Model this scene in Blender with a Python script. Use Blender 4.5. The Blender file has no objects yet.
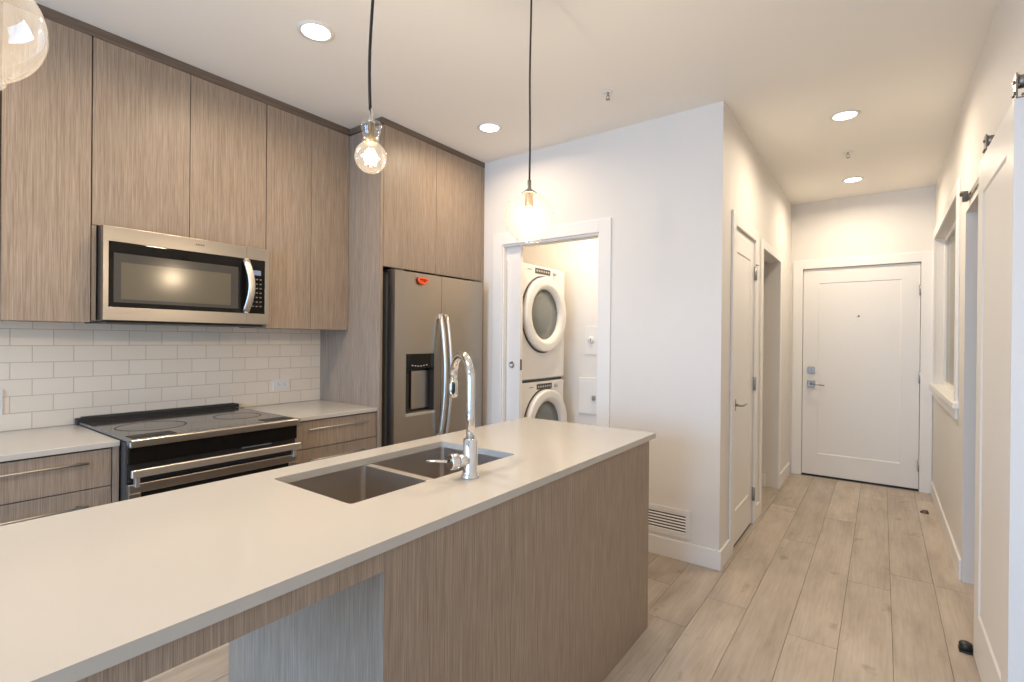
import bpy, bmesh, math, random
from mathutils import Vector, Matrix
random.seed(7)
scn = bpy.context.scene
COL = scn.collection
PI = math.pi

# ------------------------------------------------------------------ camera
F_PX = 501.5157
YAW, PITCH, ROLL = [math.radians(a) for a in (-36.4011, -0.1313, 0.5074)]
fw = Vector((math.sin(YAW)*math.cos(PITCH), math.cos(YAW)*math.cos(PITCH), math.sin(PITCH)))
rt = Vector((math.cos(YAW), -math.sin(YAW), 0)); up = rt.cross(fw)
r2 = rt*math.cos(ROLL)+up*math.sin(ROLL); u2 = -rt*math.sin(ROLL)+up*math.cos(ROLL)
cd = bpy.data.cameras.new('camera'); cam = bpy.data.objects.new('camera', cd); COL.objects.link(cam)
cd.sensor_width = 36; cd.lens = F_PX/1024*36; cd.clip_start = 0.02
m = Matrix((r2, u2, -fw)).transposed().to_4x4(); m.translation = Vector((0, 0, 1.3677)); cam.matrix_world = m
scn.camera = cam
# ------------------------------------------------------------------ world, light, exposure
w = bpy.data.worlds.new('world'); scn.world = w; w.use_nodes = True
w.node_tree.nodes['Background'].inputs[0].default_value = (0.50, 0.70, 1.0, 1)
w.node_tree.nodes['Background'].inputs[1].default_value = 1.0
scn.view_settings.view_transform = 'Standard'; scn.view_settings.look = 'None'
scn.view_settings.exposure = -0.1; scn.view_settings.gamma = 1.0; scn.view_settings.use_curve_mapping = False
scn.cycles.max_bounces = 10; scn.cycles.diffuse_bounces = 6; scn.cycles.transparent_max_bounces = 16
scn.cycles.sample_clamp_indirect = 6; scn.cycles.use_denoising = True
scn.cycles.caustics_reflective = False; scn.cycles.caustics_refractive = False

def area(name, loc, rot, sx, sy, power, color, spread=180, shape='RECTANGLE', parent=None):
    l = bpy.data.lights.new(name, 'AREA'); l.shape = shape; l.size = sx; l.size_y = sy; l.energy = power
    l.color = color; l.spread = math.radians(spread)
    o = bpy.data.objects.new(name, l); COL.objects.link(o); o.location = loc; o.rotation_euler = rot
    if parent: o.parent = parent
    return o
# daylight entering through the big window in the rear wall (behind the camera)
area('window_daylight', (-1.45, -3.64, 1.45), (PI/2-.45, 0, 0), 3.0, 2.1, 150, (0.35, 0.62, 1.0), 140)
DOWN_W, DOWN_C, HALL_C = 12.0, (1.0, 0.78, 0.54), (1.0, 0.84, 0.64)
PEND_W, PEND_C = 18.0, (1.0, 0.77, 0.52)

# ------------------------------------------------------------------ dimensions (metres)
XW, XU, XT, XC = -3.294, -2.955, -2.619, -2.634     # kitchen wall, upper doors, tall panel front, counter front
YL, XHL, XHR, YE, ZC = 3.157, -0.773, 0.382, 5.958, 2.807
YREAR = -3.5
CZ = 0.92

# ------------------------------------------------------------------ materials
M = {}
def nt(name):
    mt = bpy.data.materials.new(name); mt.use_nodes = True; M[name] = mt
    n = mt.node_tree.nodes; l = mt.node_tree.links
    return mt, n, l, n['Principled BSDF']
def plain(name, col, rough=0.5, metal=0.0, spec=0.5, coat=0.0, emit=None, es=0, ior=None):
    mt, n, l, b = nt(name)
    b.inputs['Base Color'].default_value = (*col, 1); b.inputs['Roughness'].default_value = rough
    b.inputs['Metallic'].default_value = metal; b.inputs['Specular IOR Level'].default_value = spec
    b.inputs['Coat Weight'].default_value = coat
    if ior: b.inputs['IOR'].default_value = ior
    if emit: b.inputs['Emission Color'].default_value = (*emit, 1); b.inputs['Emission Strength'].default_value = es
    return mt
def pos_map(n, l, scale, loc=(0, 0, 0)):
    g = n.new('ShaderNodeNewGeometry'); mp = n.new('ShaderNodeMapping')
    mp.inputs['Scale'].default_value = scale; mp.inputs['Location'].default_value = loc
    l.new(g.outputs['Position'], mp.inputs['Vector']); return mp.outputs['Vector']
def ramp(n, l, fac, stops):
    r = n.new('ShaderNodeValToRGB'); e = r.color_ramp.elements
    while len(e) < len(stops): e.new(0.5)
    for i, (p, c) in enumerate(stops): e[i].position = p; e[i].color = (*c, 1)
    l.new(fac, r.inputs['Fac']); return r.outputs['Color']
def noise(n, l, vec, scale, detail=3, rough=0.5):
    t = n.new('ShaderNodeTexNoise'); t.inputs['Scale'].default_value = scale
    t.inputs['Detail'].default_value = detail; t.inputs['Roughness'].default_value = rough
    l.new(vec, t.inputs['Vector']); return t.outputs['Fac']
def bump(n, l, b, h, s, d=0.002):
    t = n.new('ShaderNodeBump'); t.inputs['Strength'].default_value = s; t.inputs['Distance'].default_value = d
    l.new(h, t.inputs['Height']); l.new(t.outputs['Normal'], b.inputs['Normal'])
def mixc(n, l, f, a, b, mode='MIX'):
    x = n.new('ShaderNodeMix'); x.data_type = 'RGBA'; x.blend_type = mode
    for k, v in ((0, f), (6, a), (7, b)):
        if hasattr(v, 'is_output'): l.new(v, x.inputs[k])
        elif k == 0: x.inputs[0].default_value = v
        else: x.inputs[k].default_value = (*v, 1)
    return x.outputs[2]

def paint(name, col, bs=0.08, rough=0.6, sc=180):
    mt, n, l, b = nt(name)
    b.inputs['Base Color'].default_value = (*col, 1); b.inputs['Roughness'].default_value = rough
    b.inputs['Specular IOR Level'].default_value = 0.3
    bump(n, l, b, noise(n, l, pos_map(n, l, (1, 1, 1)), sc, 3), bs, 0.001)
    return mt
paint('wall_paint', (0.775, 0.745, 0.705))
paint('ceiling_paint', (0.90, 0.865, 0.81), 0.5, 0.9, 60)
paint('trim_paint', (0.84, 0.82, 0.79), 0.02, 0.35)
paint('door_paint', (0.82, 0.80, 0.77), 0.02, 0.38)

def veneer(name, dark, mid, light, horiz=False):
    mt, n, l, b = nt(name)
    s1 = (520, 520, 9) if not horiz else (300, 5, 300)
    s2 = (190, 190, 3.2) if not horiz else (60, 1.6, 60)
    f1 = noise(n, l, pos_map(n, l, s1), 1, 2, 0.55)
    f2 = noise(n, l, pos_map(n, l, s2, (3, 7, 1)), 1, 3, 0.6)
    a = n.new('ShaderNodeMath'); a.operation = 'MULTIPLY_ADD'; l.new(f1, a.inputs[0]); a.inputs[1].default_value = 0.55
    a2 = n.new('ShaderNodeMath'); a2.operation = 'MULTIPLY'; l.new(f2, a2.inputs[0]); a2.inputs[1].default_value = 0.45
    l.new(a2.outputs[0], a.inputs[2])
    c = ramp(n, l, a.outputs[0], [(0.36, dark), (0.50, mid), (0.62, light)])
    l.new(c, b.inputs['Base Color']); b.inputs['Roughness'].default_value = 0.42
    b.inputs['Specular IOR Level'].default_value = 0.35
    bump(n, l, b, f1, 0.15, 0.0006)
    return mt
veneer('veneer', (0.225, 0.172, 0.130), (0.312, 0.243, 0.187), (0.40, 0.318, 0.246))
veneer('veneer_shaded', (0.10, 0.075, 0.056), (0.150, 0.112, 0.086), (0.19, 0.145, 0.113), True)  # shaded copy of the cabinet veneer, the strip's shade put into its colour
plain('cabinet_core', (0.10, 0.08, 0.065), 0.6)
plain('quartz', (0.52, 0.495, 0.455), 0.16, 0, 0.5)
plain('cabinet_gap', (0.03, 0.022, 0.018), 0.8)

def tiles():
    mt, n, l, b = nt('subway_tile')
    g = n.new('ShaderNodeNewGeometry'); sp = n.new('ShaderNodeSeparateXYZ'); cb = n.new('ShaderNodeCombineXYZ')
    l.new(g.outputs['Position'], sp.inputs[0]); l.new(sp.outputs['Y'], cb.inputs['X']); l.new(sp.outputs['Z'], cb.inputs['Y'])
    mp = n.new('ShaderNodeMapping'); l.new(cb.outputs[0], mp.inputs['Vector'])
    mp.inputs['Location'].default_value = (-0.649+0.154*10.5, -1.001+0.0797*20, 0)
    br = n.new('ShaderNodeTexBrick'); l.new(mp.outputs[0], br.inputs['Vector'])
    br.inputs['Scale'].default_value = 1; br.inputs['Brick Width'].default_value = 0.154; br.inputs['Row Height'].default_value = 0.0797
    br.inputs['Mortar Size'].default_value = 0.0016; br.inputs['Mortar Smooth'].default_value = 0.1
    br.inputs['Color1'].default_value = (0.90, 0.80, 0.67, 1); br.inputs['Color2'].default_value = (0.85, 0.75, 0.62, 1)
    br.inputs['Mortar'].default_value = (0.60, 0.52, 0.43, 1); br.offset = 0.5
    l.new(br.outputs['Color'], b.inputs['Base Color']); b.inputs['Roughness'].default_value = 0.14
    iv = n.new('ShaderNodeMath'); iv.operation = 'SUBTRACT'; iv.inputs[0].default_value = 1; l.new(br.outputs['Fac'], iv.inputs[1])
    bump(n, l, b, iv.outputs[0], 0.6, 0.0015)
tiles()

def floor_mat():
    mt, n, l, b = nt('oak_plank')
    at = n.new('ShaderNodeAttribute'); at.attribute_name = 'plank'
    g = n.new('ShaderNodeNewGeometry'); off = n.new('ShaderNodeVectorMath'); off.operation = 'MULTIPLY_ADD'
    off.inputs[1].default_value = (7.3, 31.0, 3.0)
    cx = n.new('ShaderNodeCombineXYZ')
    for i in range(3): l.new(at.outputs['Fac'], cx.inputs[i])
    l.new(cx.outputs[0], off.inputs[0]); l.new(g.outputs['Position'], off.inputs[2])
    def mp(s):
        q = n.new('ShaderNodeMapping'); q.inputs['Scale'].default_value = s; l.new(off.outputs[0], q.inputs['Vector']); return q.outputs[0]
    grain = noise(n, l, mp((90, 4, 1)), 1, 4, 0.6)
    cloud = noise(n, l, mp((9, 2.0, 1)), 1, 3, 0.6)
    knot = noise(n, l, mp((13, 7, 1)), 1, 2, 0.5)
    base = ramp(n, l, cloud, [(0.30, (0.42, 0.35, 0.285)), (0.52, (0.53, 0.455, 0.375)), (0.74, (0.60, 0.53, 0.445))])
    gr = ramp(n, l, grain, [(0.30, (0.80, 0.78, 0.75)), (0.60, (1, 1, 1))])
    c = mixc(n, l, 0.7, base, gr, 'MULTIPLY')
    kn = ramp(n, l, knot, [(0.66, (1, 1, 1)), (0.75, (0.55, 0.47, 0.40))])
    c = mixc(n, l, 0.5, c, kn, 'MULTIPLY')
    tone = ramp(n, l, at.outputs['Fac'], [(0.0, (0.88, 0.87, 0.86)), (1.0, (1.06, 1.05, 1.04))])
    c = mixc(n, l, 1.0, c, tone, 'MULTIPLY')
    l.new(c, b.inputs['Base Color']); b.inputs['Roughness'].default_value = 0.36
    b.inputs['Specular IOR Level'].default_value = 0.4
    bump(n, l, b, grain, 0.12, 0.0008)
floor_mat()
plain('plank_gap', (0.10, 0.075, 0.055), 0.9)

def steel(name, col, rough, horiz=True):
    mt, n, l, b = nt(name)
    b.inputs['Base Color'].default_value = (*col, 1); b.inputs['Metallic'].default_value = 1
    f = noise(n, l, pos_map(n, l, (3, 3, 700) if horiz else (500, 500, 3)), 1, 2)
    r = n.new('ShaderNodeMapRange'); r.inputs['To Min'].default_value = rough-0.06; r.inputs['To Max'].default_value = rough+0.08
    l.new(f, r.inputs['Value']); l.new(r.outputs[0], b.inputs['Roughness'])
    bump(n, l, b, f, 0.05, 0.0003)
steel('stainless', (0.46, 0.425, 0.38), 0.30)
steel('stainless_fridge', (0.385, 0.34, 0.285), 0.33)
steel('stainless_light', (0.68, 0.64, 0.58), 0.40)
steel('sink_steel', (0.55, 0.51, 0.47), 0.34)
plain('chrome', (0.78, 0.78, 0.78), 0.07, 1.0)
plain('satin_nickel', (0.40, 0.38, 0.35), 0.42, 1.0)
plain('dark_metal', (0.16, 0.14, 0.12), 0.35, 0.9)
plain('hanger_metal', (0.30, 0.27, 0.24), 0.4, 0.9)
plain('black_gloss', (0.008, 0.007, 0.006), 0.06, 0, 0.28)
plain('cooktop_glass', (0.055, 0.047, 0.040), 0.09, 0, 1.0, ior=1.9)
plain('burner_mark', (0.014, 0.012, 0.010), 0.45, spec=.3)
plain('black_plastic', (0.02, 0.02, 0.02), 0.4)
plain('dark_plastic', (0.06, 0.055, 0.05), 0.45)
plain('grey_plastic', (0.16, 0.155, 0.15), 0.4)
plain('mesh_window', (0.115, 0.100, 0.070), 0.17, 0.0, 0.6)
plain('window_border', (0.06, 0.056, 0.050), 0.15, 0.0, 0.5)
plain('white_enamel', (0.82, 0.80, 0.76), 0.22, 0, 0.5)
plain('white_plastic', (0.80, 0.785, 0.76), 0.35)
plain('light_grey_plastic', (0.50, 0.49, 0.47), 0.4)
plain('drum_glass', (0.20, 0.215, 0.20), 0.12, 0, 0.7)
plain('drum_metal', (0.30, 0.30, 0.30), 0.3, 0.8)
plain('orange_plastic', (0.80, 0.10, 0.015), 0.4)
plain('display', (0.10, 0.12, 0.16), 0.2, emit=(0.40, 0.50, 0.75), es=0.35)
plain('button_mark', (0.16, 0.15, 0.14), 0.5)
plain('button_light', (0.55, 0.54, 0.52), 0.5)
plain('cord_black', (0.012, 0.011, 0.010), 0.6)
plain('rubber', (0.015, 0.015, 0.015), 0.6)
plain('lamp_lens', (1, 0.97, 0.92), 0.5, emit=(1.0, 0.93, 0.82), es=14)

plain('filament', (1, 0.9, 0.7), 0.5, emit=(1.0, 0.90, 0.70), es=12)
plain('brass', (0.62, 0.46, 0.25), 0.25, 1.0)

def thin_glass(name, tint=(0.97, 0.97, 0.96), base=0.04, top=0.55, milk=0.0, milkc=(1, 0.98, 0.95)):
    mt = bpy.data.materials.new(name); mt.use_nodes = True; M[name] = mt
    n = mt.node_tree.nodes; l = mt.node_tree.links; n.clear()
    out = n.new('ShaderNodeOutputMaterial'); tr = n.new('ShaderNodeBsdfTransparent'); gl = n.new('ShaderNodeBsdfGlossy')
    tr.inputs[0].default_value = (*tint, 1); gl.inputs['Roughness'].default_value = 0.03
    lw = n.new('ShaderNodeLayerWeight'); lw.inputs['Blend'].default_value = 0.25
    mr = n.new('ShaderNodeMapRange'); mr.inputs['To Min'].default_value = base; mr.inputs['To Max'].default_value = top
    l.new(lw.outputs['Facing'], mr.inputs['Value'])
    mx = n.new('ShaderNodeMixShader'); l.new(mr.outputs[0], mx.inputs[0]); l.new(tr.outputs[0], mx.inputs[1]); l.new(gl.outputs[0], mx.inputs[2])
    last = mx.outputs[0]
    if milk > 0:
        tl = n.new('ShaderNodeBsdfTranslucent'); tl.inputs[0].default_value = (*milkc, 1)
        df = n.new('ShaderNodeBsdfDiffuse'); df.inputs[0].default_value = (*milkc, 1)
        m0 = n.new('ShaderNodeMixShader'); m0.inputs[0].default_value = 0.5; l.new(tl.outputs[0], m0.inputs[1]); l.new(df.outputs[0], m0.inputs[2])
        m2 = n.new('ShaderNodeMixShader'); m2.inputs[0].default_value = milk; l.new(last, m2.inputs[1]); l.new(m0.outputs[0], m2.inputs[2]); last = m2.outputs[0]
    l.new(last, out.inputs['Surface'])
def glow_glass(name, col, st, fac):
    mt = bpy.data.materials.new(name); mt.use_nodes = True; M[name] = mt
    n = mt.node_tree.nodes; l = mt.node_tree.links; n.clear()
    out = n.new('ShaderNodeOutputMaterial'); tr = n.new('ShaderNodeBsdfTransparent'); em = n.new('ShaderNodeEmission')
    em.inputs[0].default_value = (*col, 1); em.inputs[1].default_value = st
    mx = n.new('ShaderNodeMixShader'); mx.inputs[0].default_value = fac
    l.new(tr.outputs[0], mx.inputs[1]); l.new(em.outputs[0], mx.inputs[2]); l.new(mx.outputs[0], out.inputs['Surface'])
glow_glass('bulb_glow', (1.0, 0.93, 0.82), 3.4, 0.35)
thin_glass('clear_glass', milk=0.004, top=0.8)
thin_glass('globe_glass', milk=0.018, top=0.6)
thin_glass('pane_glass', (0.93, 0.95, 0.93), 0.05, 0.5, 0.08)

# ------------------------------------------------------------------ mesh helpers
def bm_(): return bmesh.new()
def box(bm, x0, x1, y0, y1, z0, z1, bev=0.0, seg=2):
    x0, x1 = min(x0, x1), max(x0, x1); y0, y1 = min(y0, y1), max(y0, y1); z0, z1 = min(z0, z1), max(z0, z1)
    t = bmesh.new(); bmesh.ops.create_cube(t, size=1)
    for v in t.verts: v.co = Vector(((v.co.x+.5)*(x1-x0)+x0, (v.co.y+.5)*(y1-y0)+y0, (v.co.z+.5)*(z1-z0)+z0))
    if bev > 0:
        bmesh.ops.bevel(t, geom=t.edges[:], offset=min(bev, .45*min(x1-x0, y1-y0, z1-z0)), segments=seg, affect='EDGES', profile=0.5)
    merge(bm, t); return bm
def merge(bm, t, mat=None):
    mp = {}
    for v in t.verts: mp[v] = bm.verts.new(mat @ v.co if mat else v.co)
    for f in t.faces:
        try:
            nf = bm.faces.new([mp[v] for v in f.verts]); nf.smooth = f.smooth
        except ValueError: pass
    t.free()
def frame_of(d):
    d = Vector(d).normalized(); a = Vector((0, 0, 1)) if abs(d.z) < .9 else Vector((1, 0, 0))
    u = d.cross(a).normalized(); return u, d.cross(u).normalized(), d
def tube(bm, pts, rad, seg=12, caps=True, sx=1, sy=1):
    pts = [Vector(p) for p in pts]; n = len(pts)
    rad = rad if isinstance(rad, (list, tuple)) else [rad]*n
    u, v, d = frame_of(pts[1]-pts[0]); rings = []
    for i, p in enumerate(pts):
        t = (pts[min(i+1, n-1)]-pts[max(i-1, 0)]).normalized()
        u = (u-t*u.dot(t)).normalized(); v = t.cross(u)
        rings.append([bm.verts.new(p+(u*math.cos(2*PI*k/seg)*sx+v*math.sin(2*PI*k/seg)*sy)*rad[i]) for k in range(seg)])
    for a, b in zip(rings, rings[1:]):
        for k in range(seg):
            f = bm.faces.new((a[k], a[(k+1) % seg], b[(k+1) % seg], b[k])); f.smooth = True
    if caps: bm.faces.new(rings[0][::-1]); bm.faces.new(rings[-1])
    return bm
def lathe(bm, prof, c, axis='z', seg=40, close=False):
    """profile of (radius, height) swept about an axis through c"""
    def pt(r, h, a):
        x, y = r*math.cos(a), r*math.sin(a)
        q = {'z': (x, y, h), 'x': (h, x, y), 'y': (y, h, x)}[axis]
        return Vector(c)+Vector(q)
    rings = []
    for r, h in prof:
        if r < 1e-6: rings.append([bm.verts.new(pt(0, h, 0))])
        else: rings.append([bm.verts.new(pt(r, h, 2*PI*k/seg)) for k in range(seg)])
    pairs = list(zip(rings, rings[1:])) + ([(rings[-1], rings[0])] if close else [])
    for a, b in pairs:
        for k in range(seg):
            k2 = (k+1) % seg
            if len(a) == 1 and len(b) == 1: continue
            if len(a) == 1: f = bm.faces.new((a[0], b[k], b[k2]))
            elif len(b) == 1: f = bm.faces.new((a[k], a[k2], b[0]))
            else: f = bm.faces.new((a[k], a[k2], b[k2], b[k]))
            f.smooth = True
    return bm
def cyl(bm, p0, p1, r, seg=24): return tube(bm, [p0, p1], r, seg)
def ring_slab(bm, o, i, z0, z1, hole_r=0.012):
    """slab o=(x0,x1,y0,y1) with a round-cornered hole i"""
    def rect(b, r, k):
        x0, x1, y0, y1 = b; P = []
        for cx, cy, a0 in ((x1-r, y1-r, 0), (x0+r, y1-r, PI/2), (x0+r, y0+r, PI), (x1-r, y0+r, 3*PI/2)):
            for j in range(k): a = a0+PI/2*j/(k-1); P.append((cx+r*math.cos(a), cy+r*math.sin(a)))
        return P
    A, B = rect(o, 0.0015, 5), rect(i, hole_r, 5); n = len(A)
    L = [[bm.verts.new((x, y, z)) for x, y in P] for P in (A, B) for z in (z0, z1)]
    a0, a1, b0, b1 = L
    for k in range(n):
        j = (k+1) % n
        bm.faces.new((a0[k], a0[j], a1[j], a1[k])); bm.faces.new((b0[j], b0[k], b1[k], b1[j]))
        bm.faces.new((a1[k], a1[j], b1[j], b1[k])); bm.faces.new((a0[j], a0[k], b0[k], b0[j]))
    return bm
def wloc(p):
    v = Vector((0, 0, 0))
    while p: v += p.location; p = p.parent
    return v
def obj(name, bm, mat, parent=None, loc=None, smooth_angle=None, label=None, recalc=True):
    """link bm (built in world coordinates) as ONE mesh object, child of parent"""
    if recalc: bmesh.ops.recalc_face_normals(bm, faces=bm.faces[:])
    base = wloc(parent) if parent else Vector((0, 0, 0))
    if loc is None:
        xs = [v.co for v in bm.verts]
        loc = Vector(((min(c.x for c in xs)+max(c.x for c in xs))/2, (min(c.y for c in xs)+max(c.y for c in xs))/2, min(c.z for c in xs)))
    loc = Vector(loc)
    for v in bm.verts: v.co -= loc
    me = bpy.data.meshes.new(name); bm.to_mesh(me); bm.free(); me.materials.append(M[mat])
    o = bpy.data.objects.new(name, me); COL.objects.link(o); o.location = loc-base
    if parent: o.parent = parent
    if label: o['label'] = label
    return o
def thing(name, label, cat, loc=(0, 0, 0), group=None):
    o = bpy.data.objects.new(name, None); COL.objects.link(o); o.location = loc; o.empty_display_size = .1
    o['label'] = label; o['category'] = cat
    if group: o['group'] = group
    return o
def tag(o, label, cat, group=None):
    o['label'] = label; o['category'] = cat
    if group: o['group'] = group
    return o
def struct(name, bm, mat, label=None, recalc=True):
    o = obj(name, bm, mat, recalc=recalc); o['kind'] = 'structure'
    if label: o['label'] = label
    return o
def sroot(name, loc, label=None):
    o = bpy.data.objects.new(name, None); COL.objects.link(o); o.location = loc; o['kind'] = 'structure'; o.empty_display_size = .1
    if label: o['label'] = label
    return o
def copy_tree(o, parent=None):
    c = o.copy(); COL.objects.link(c); c.parent = parent
    for ch in o.children: copy_tree(ch, c)
    return c
def wall(name, axis, a, b, s0, s1, z0, z1, holes=()):
    """wall slab; axis 'x' = slab between x=a..b running along y from s0 to s1; holes (p0,p1,q0,q1)"""
    bm = bm_()
    def put(p0, p1, q0, q1):
        if p1-p0 < 1e-5 or q1-q0 < 1e-5: return
        if axis == 'x': box(bm, a, b, p0, p1, q0, q1)
        else: box(bm, p0, p1, a, b, q0, q1)
    cur = s0
    for p0, p1, q0, q1 in sorted(holes):
        put(cur, p0, z0, z1); put(p0, p1, z0, q0); put(p0, p1, q1, z1); cur = p1
    put(cur, s1, z0, z1)
    return struct(name, bm, 'wall_paint')

# ------------------------------------------------------------------ room shell
def make_floor():
    bm = bm_(); lay = bm.faces.layers.float.new('plank')
    box(bm, XW-.15, 2.2, YREAR-.15, YE+.15, -0.12, -0.004)
    n0 = len(bm.faces); known = {5: 3.725, 4: 3.472, 3: 2.666, 2: 3.95, 1: 2.787, 0: 2.431}
    x = 0.052-0.198*5; k = -13
    W = 0.198; L = 1.95; G = 0.0009
    rnd = random.Random(4)
    for k in range(-13, 13):
        x0 = (0.0505-0.198*5)+k*W; x1 = x0+W
        x0 = max(x0, XW-.1); x1 = min(x1, 2.2)
        if x1 <= x0: continue
        off = known.get(k, rnd.random()*L+2)
        y = off-L*5
        while y < YE+.15:
            a, b = max(y, YREAR-.15), min(y+L, YE+.15)
            if b > a:
                t = bmesh.new(); bmesh.ops.create_cube(t, size=1)
                for v in t.verts: v.co = Vector((x0+G+(v.co.x+.5)*(x1-x0-2*G), a+G+(v.co.y+.5)*(b-a-2*G), -0.006+(v.co.z+.5)*0.006))
                before = len(bm.faces); merge(bm, t); bm.faces.ensure_lookup_table(); r = rnd.random()
                for f in bm.faces[before:]: f[lay] = r
            y += L
    o = obj('floor', bm, 'oak_plank', recalc=False, loc=(0, 0, 0)); o['kind'] = 'structure'
    o.data.materials.append(M['plank_gap'])
    for i, p in enumerate(o.data.polygons):
        if i < 6: p.material_index = 1
make_floor()
struct('ceiling', box(bm_(), XW-.15, 2.2, YREAR-.15, YE+.15, ZC, ZC+.12), 'ceiling_paint')
wall('wall_left', 'x', XW-.15, XW, YREAR-.15, YE+.15, 0, ZC)
wall('wall_laundry', 'y', YL, YL+.115, XW, XHL-.1, 0, ZC, [(-2.425, -1.580, 0, 2.118)])
wall('wall_hall_left', 'x', XHL-.10, XHL, YL, YE, 0, ZC, [(3.462, 4.103, 0, 2.122), (4.395, 5.235, 0, 2.112)])
wall('wall_hall_end', 'y', YE, YE+.15, XW, 2.2, 0, ZC, [(-.661, .287, 0, 2.122)])
wall('wall_right', 'x', XHR, XHR+.11, YREAR, YE, 0, ZC, [(2.72, 3.86, 0, 2.12), (4.20, 5.88, 1.0, 2.305)])
wall('wall_rear', 'y', YREAR-.15, YREAR, XW, 2.2, 0, ZC, [(-2.95, .05, .12, 2.38)])
# closet and the passage off the hall, room behind the right wall
wall('wall_closet_back', 'y', 4.10, 4.20, XW, XHL-.1, 0, ZC)
wall('wall_closet_right', 'x', -1.50, -1.40, YL+.115, 4.10, 0, ZC)
wall('wall_passage_far', 'y', 5.235, 5.335, XW, XHL-.10, 0, ZC)
wall('wall_passage_near', 'y', 4.27, 4.37, XW, XHL-.10, 0, ZC)
wall('wall_bedroom_right', 'x', 2.0, 2.1, 1.9, YE, 0, ZC)
wall('wall_bedroom_near', 'y', 1.9, 2.0, XHR+.11, 2.0, 0, ZC)
# rear window frame
rw = sroot('window_2', (-1.45, YREAR-.08, .12))
b = bm_()
for x in (-2.95, -1.975, -0.975, 0.0): box(b, x, x+.05, YREAR-.11, YREAR-.04, .12, 2.38)
box(b, -2.95, .05, YREAR-.11, YREAR-.04, .12, .17); box(b, -2.95, .05, YREAR-.11, YREAR-.04, 2.33, 2.38)
obj('window_frame', b, 'trim_paint', rw)

# baseboards (13.5 cm flat, laid 14 mm proud)
BH, BT = 0.118, 0.013
def baseboard(name, segs):
    bm = bm_()
    for (x0, x1, y0, y1) in segs: box(bm, x0, x1, y0, y1, 0.0, BH, .003)
    return struct(name, bm, 'trim_paint')
baseboard('baseboard_laundry', [(-1.489, XHL+BT, YL-BT, YL-.0002)])
baseboard('baseboard_hall_left', [(XHL+.0002, XHL+BT, YL-.0002, 3.38), (XHL+.0002, XHL+BT, 4.187, 4.32), (XHL+.0002, XHL+BT, 5.32, YE-.02)])
baseboard('baseboard_right', [(XHR-BT, XHR-.0002, 3.875, YE-.02), (XHR-BT, XHR-.0002, YREAR, 2.22)])
baseboard('baseboard_passage', [(-2.5, XHL-.102, 5.235-BT, 5.2348)])

# casings: flat 9 cm boards
def casing_y(name, y, face, x0, x1, z1, wd=.09, t=.014, left=True):
    """casing around an opening in a wall facing -y at y"""
    bm = bm_()
    if left: box(bm, x0-wd, x0, y-t, y-.0002, 0, z1+wd, .003)
    box(bm, x1, x1+wd, y-t, y-.0002, 0, z1+wd, .003)
    box(bm, x0, x1, y-t, y-.0002, z1, z1+wd, .003)
    return bm
def casing_x(x, sgn, y0, y1, z1, wd=.085, t=.014, z0=0):
    bm = bm_(); xa, xb = sorted((x+sgn*.0002, x+sgn*t))
    box(bm, xa, xb, y0-wd, y0, z0, z1+wd, .003); box(bm, xa, xb, y1, y1+wd, z0, z1+wd, .003)
    box(bm, xa, xb, y0, y1, z1, z1+wd, .003)
    return bm
struct('trim_1', casing_y('', YL, -1, -2.425, -1.580, 2.118), 'trim_paint')
# jamb liners of the laundry opening, with the pocket slot
b = bm_(); box(b, -1.592, -1.5805, YL+.0005, YL+.1145, 0, 2.116); box(b, -2.425, -1.592, YL+.0005, YL+.035, 2.104, 2.1175); box(b, -2.425, -1.592, YL+.08, YL+.1145, 2.104, 2.1175)
box(b, -2.4245, -2.413, YL+.0005, YL+.035, 0, 2.104); box(b, -2.4245, -2.413, YL+.08, YL+.1145, 0, 2.104)
struct('trim_2', b, 'trim_paint')
struct('trim_3', casing_y('', YE, -1, -.661, .287, 2.122, .088), 'trim_paint')
struct('trim_4', casing_x(XHL, 1, 3.462, 4.103, 2.122), 'trim_paint')
struct('trim_5', casing_x(XHL, 1, 4.395, 5.235, 2.112, .07), 'trim_paint')

# ------------------------------------------------------------------ doors
def shaker(bm, u0, u1, z0, z1, fn, stile=.11, top=.145, bot=.22, th=.035, rec=.006, bevel=.008):
    """shaker leaf; fn(u, d, z) -> world point, d = depth from front face"""
    pu0, pu1, pz0, pz1 = u0+stile, u1-stile, z0+bot, z1-top
    def q(*P): bm.faces.new([bm.verts.new(fn(*p)) for p in P])
    O = [(u0, z0), (u1, z0), (u1, z1), (u0, z1)]; I = [(pu0, pz0), (pu1, pz0), (pu1, pz1), (pu0, pz1)]
    J = [(pu0+bevel, pz0+bevel), (pu1-bevel, pz0+bevel), (pu1-bevel, pz1-bevel), (pu0+bevel, pz1-bevel)]
    for k in range(4):
        j = (k+1) % 4
        q((O[k][0], 0, O[k][1]), (O[j][0], 0, O[j][1]), (I[j][0], 0, I[j][1]), (I[k][0], 0, I[k][1]))
        q((I[k][0], 0, I[k][1]), (I[j][0], 0, I[j][1]), (J[j][0], rec, J[j][1]), (J[k][0], rec, J[k][1]))
        q((O[k][0], 0, O[k][1]), (O[j][0], 0, O[j][1]), (O[j][0], th, O[j][1]), (O[k][0], th, O[k][1]))
    q(*[(a, rec, c) for a, c in J]); q(*[(a, th, c) for a, c in O])
    bmesh.ops.remove_doubles(bm, verts=bm.verts[:], dist=1e-5)
    return bm
def hinge_leafs(parent, pts, mat='satin_nickel'):
    for (x, y, z) in pts:
        b = bm_(); tube(b, [(x, y, z-.05), (x, y, z+.05)], .007, 10); box(b, x-.012, x+.012, y-.002, y+.004, z-.05, z+.05)
        obj('hinge', b, mat, parent)
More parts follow.
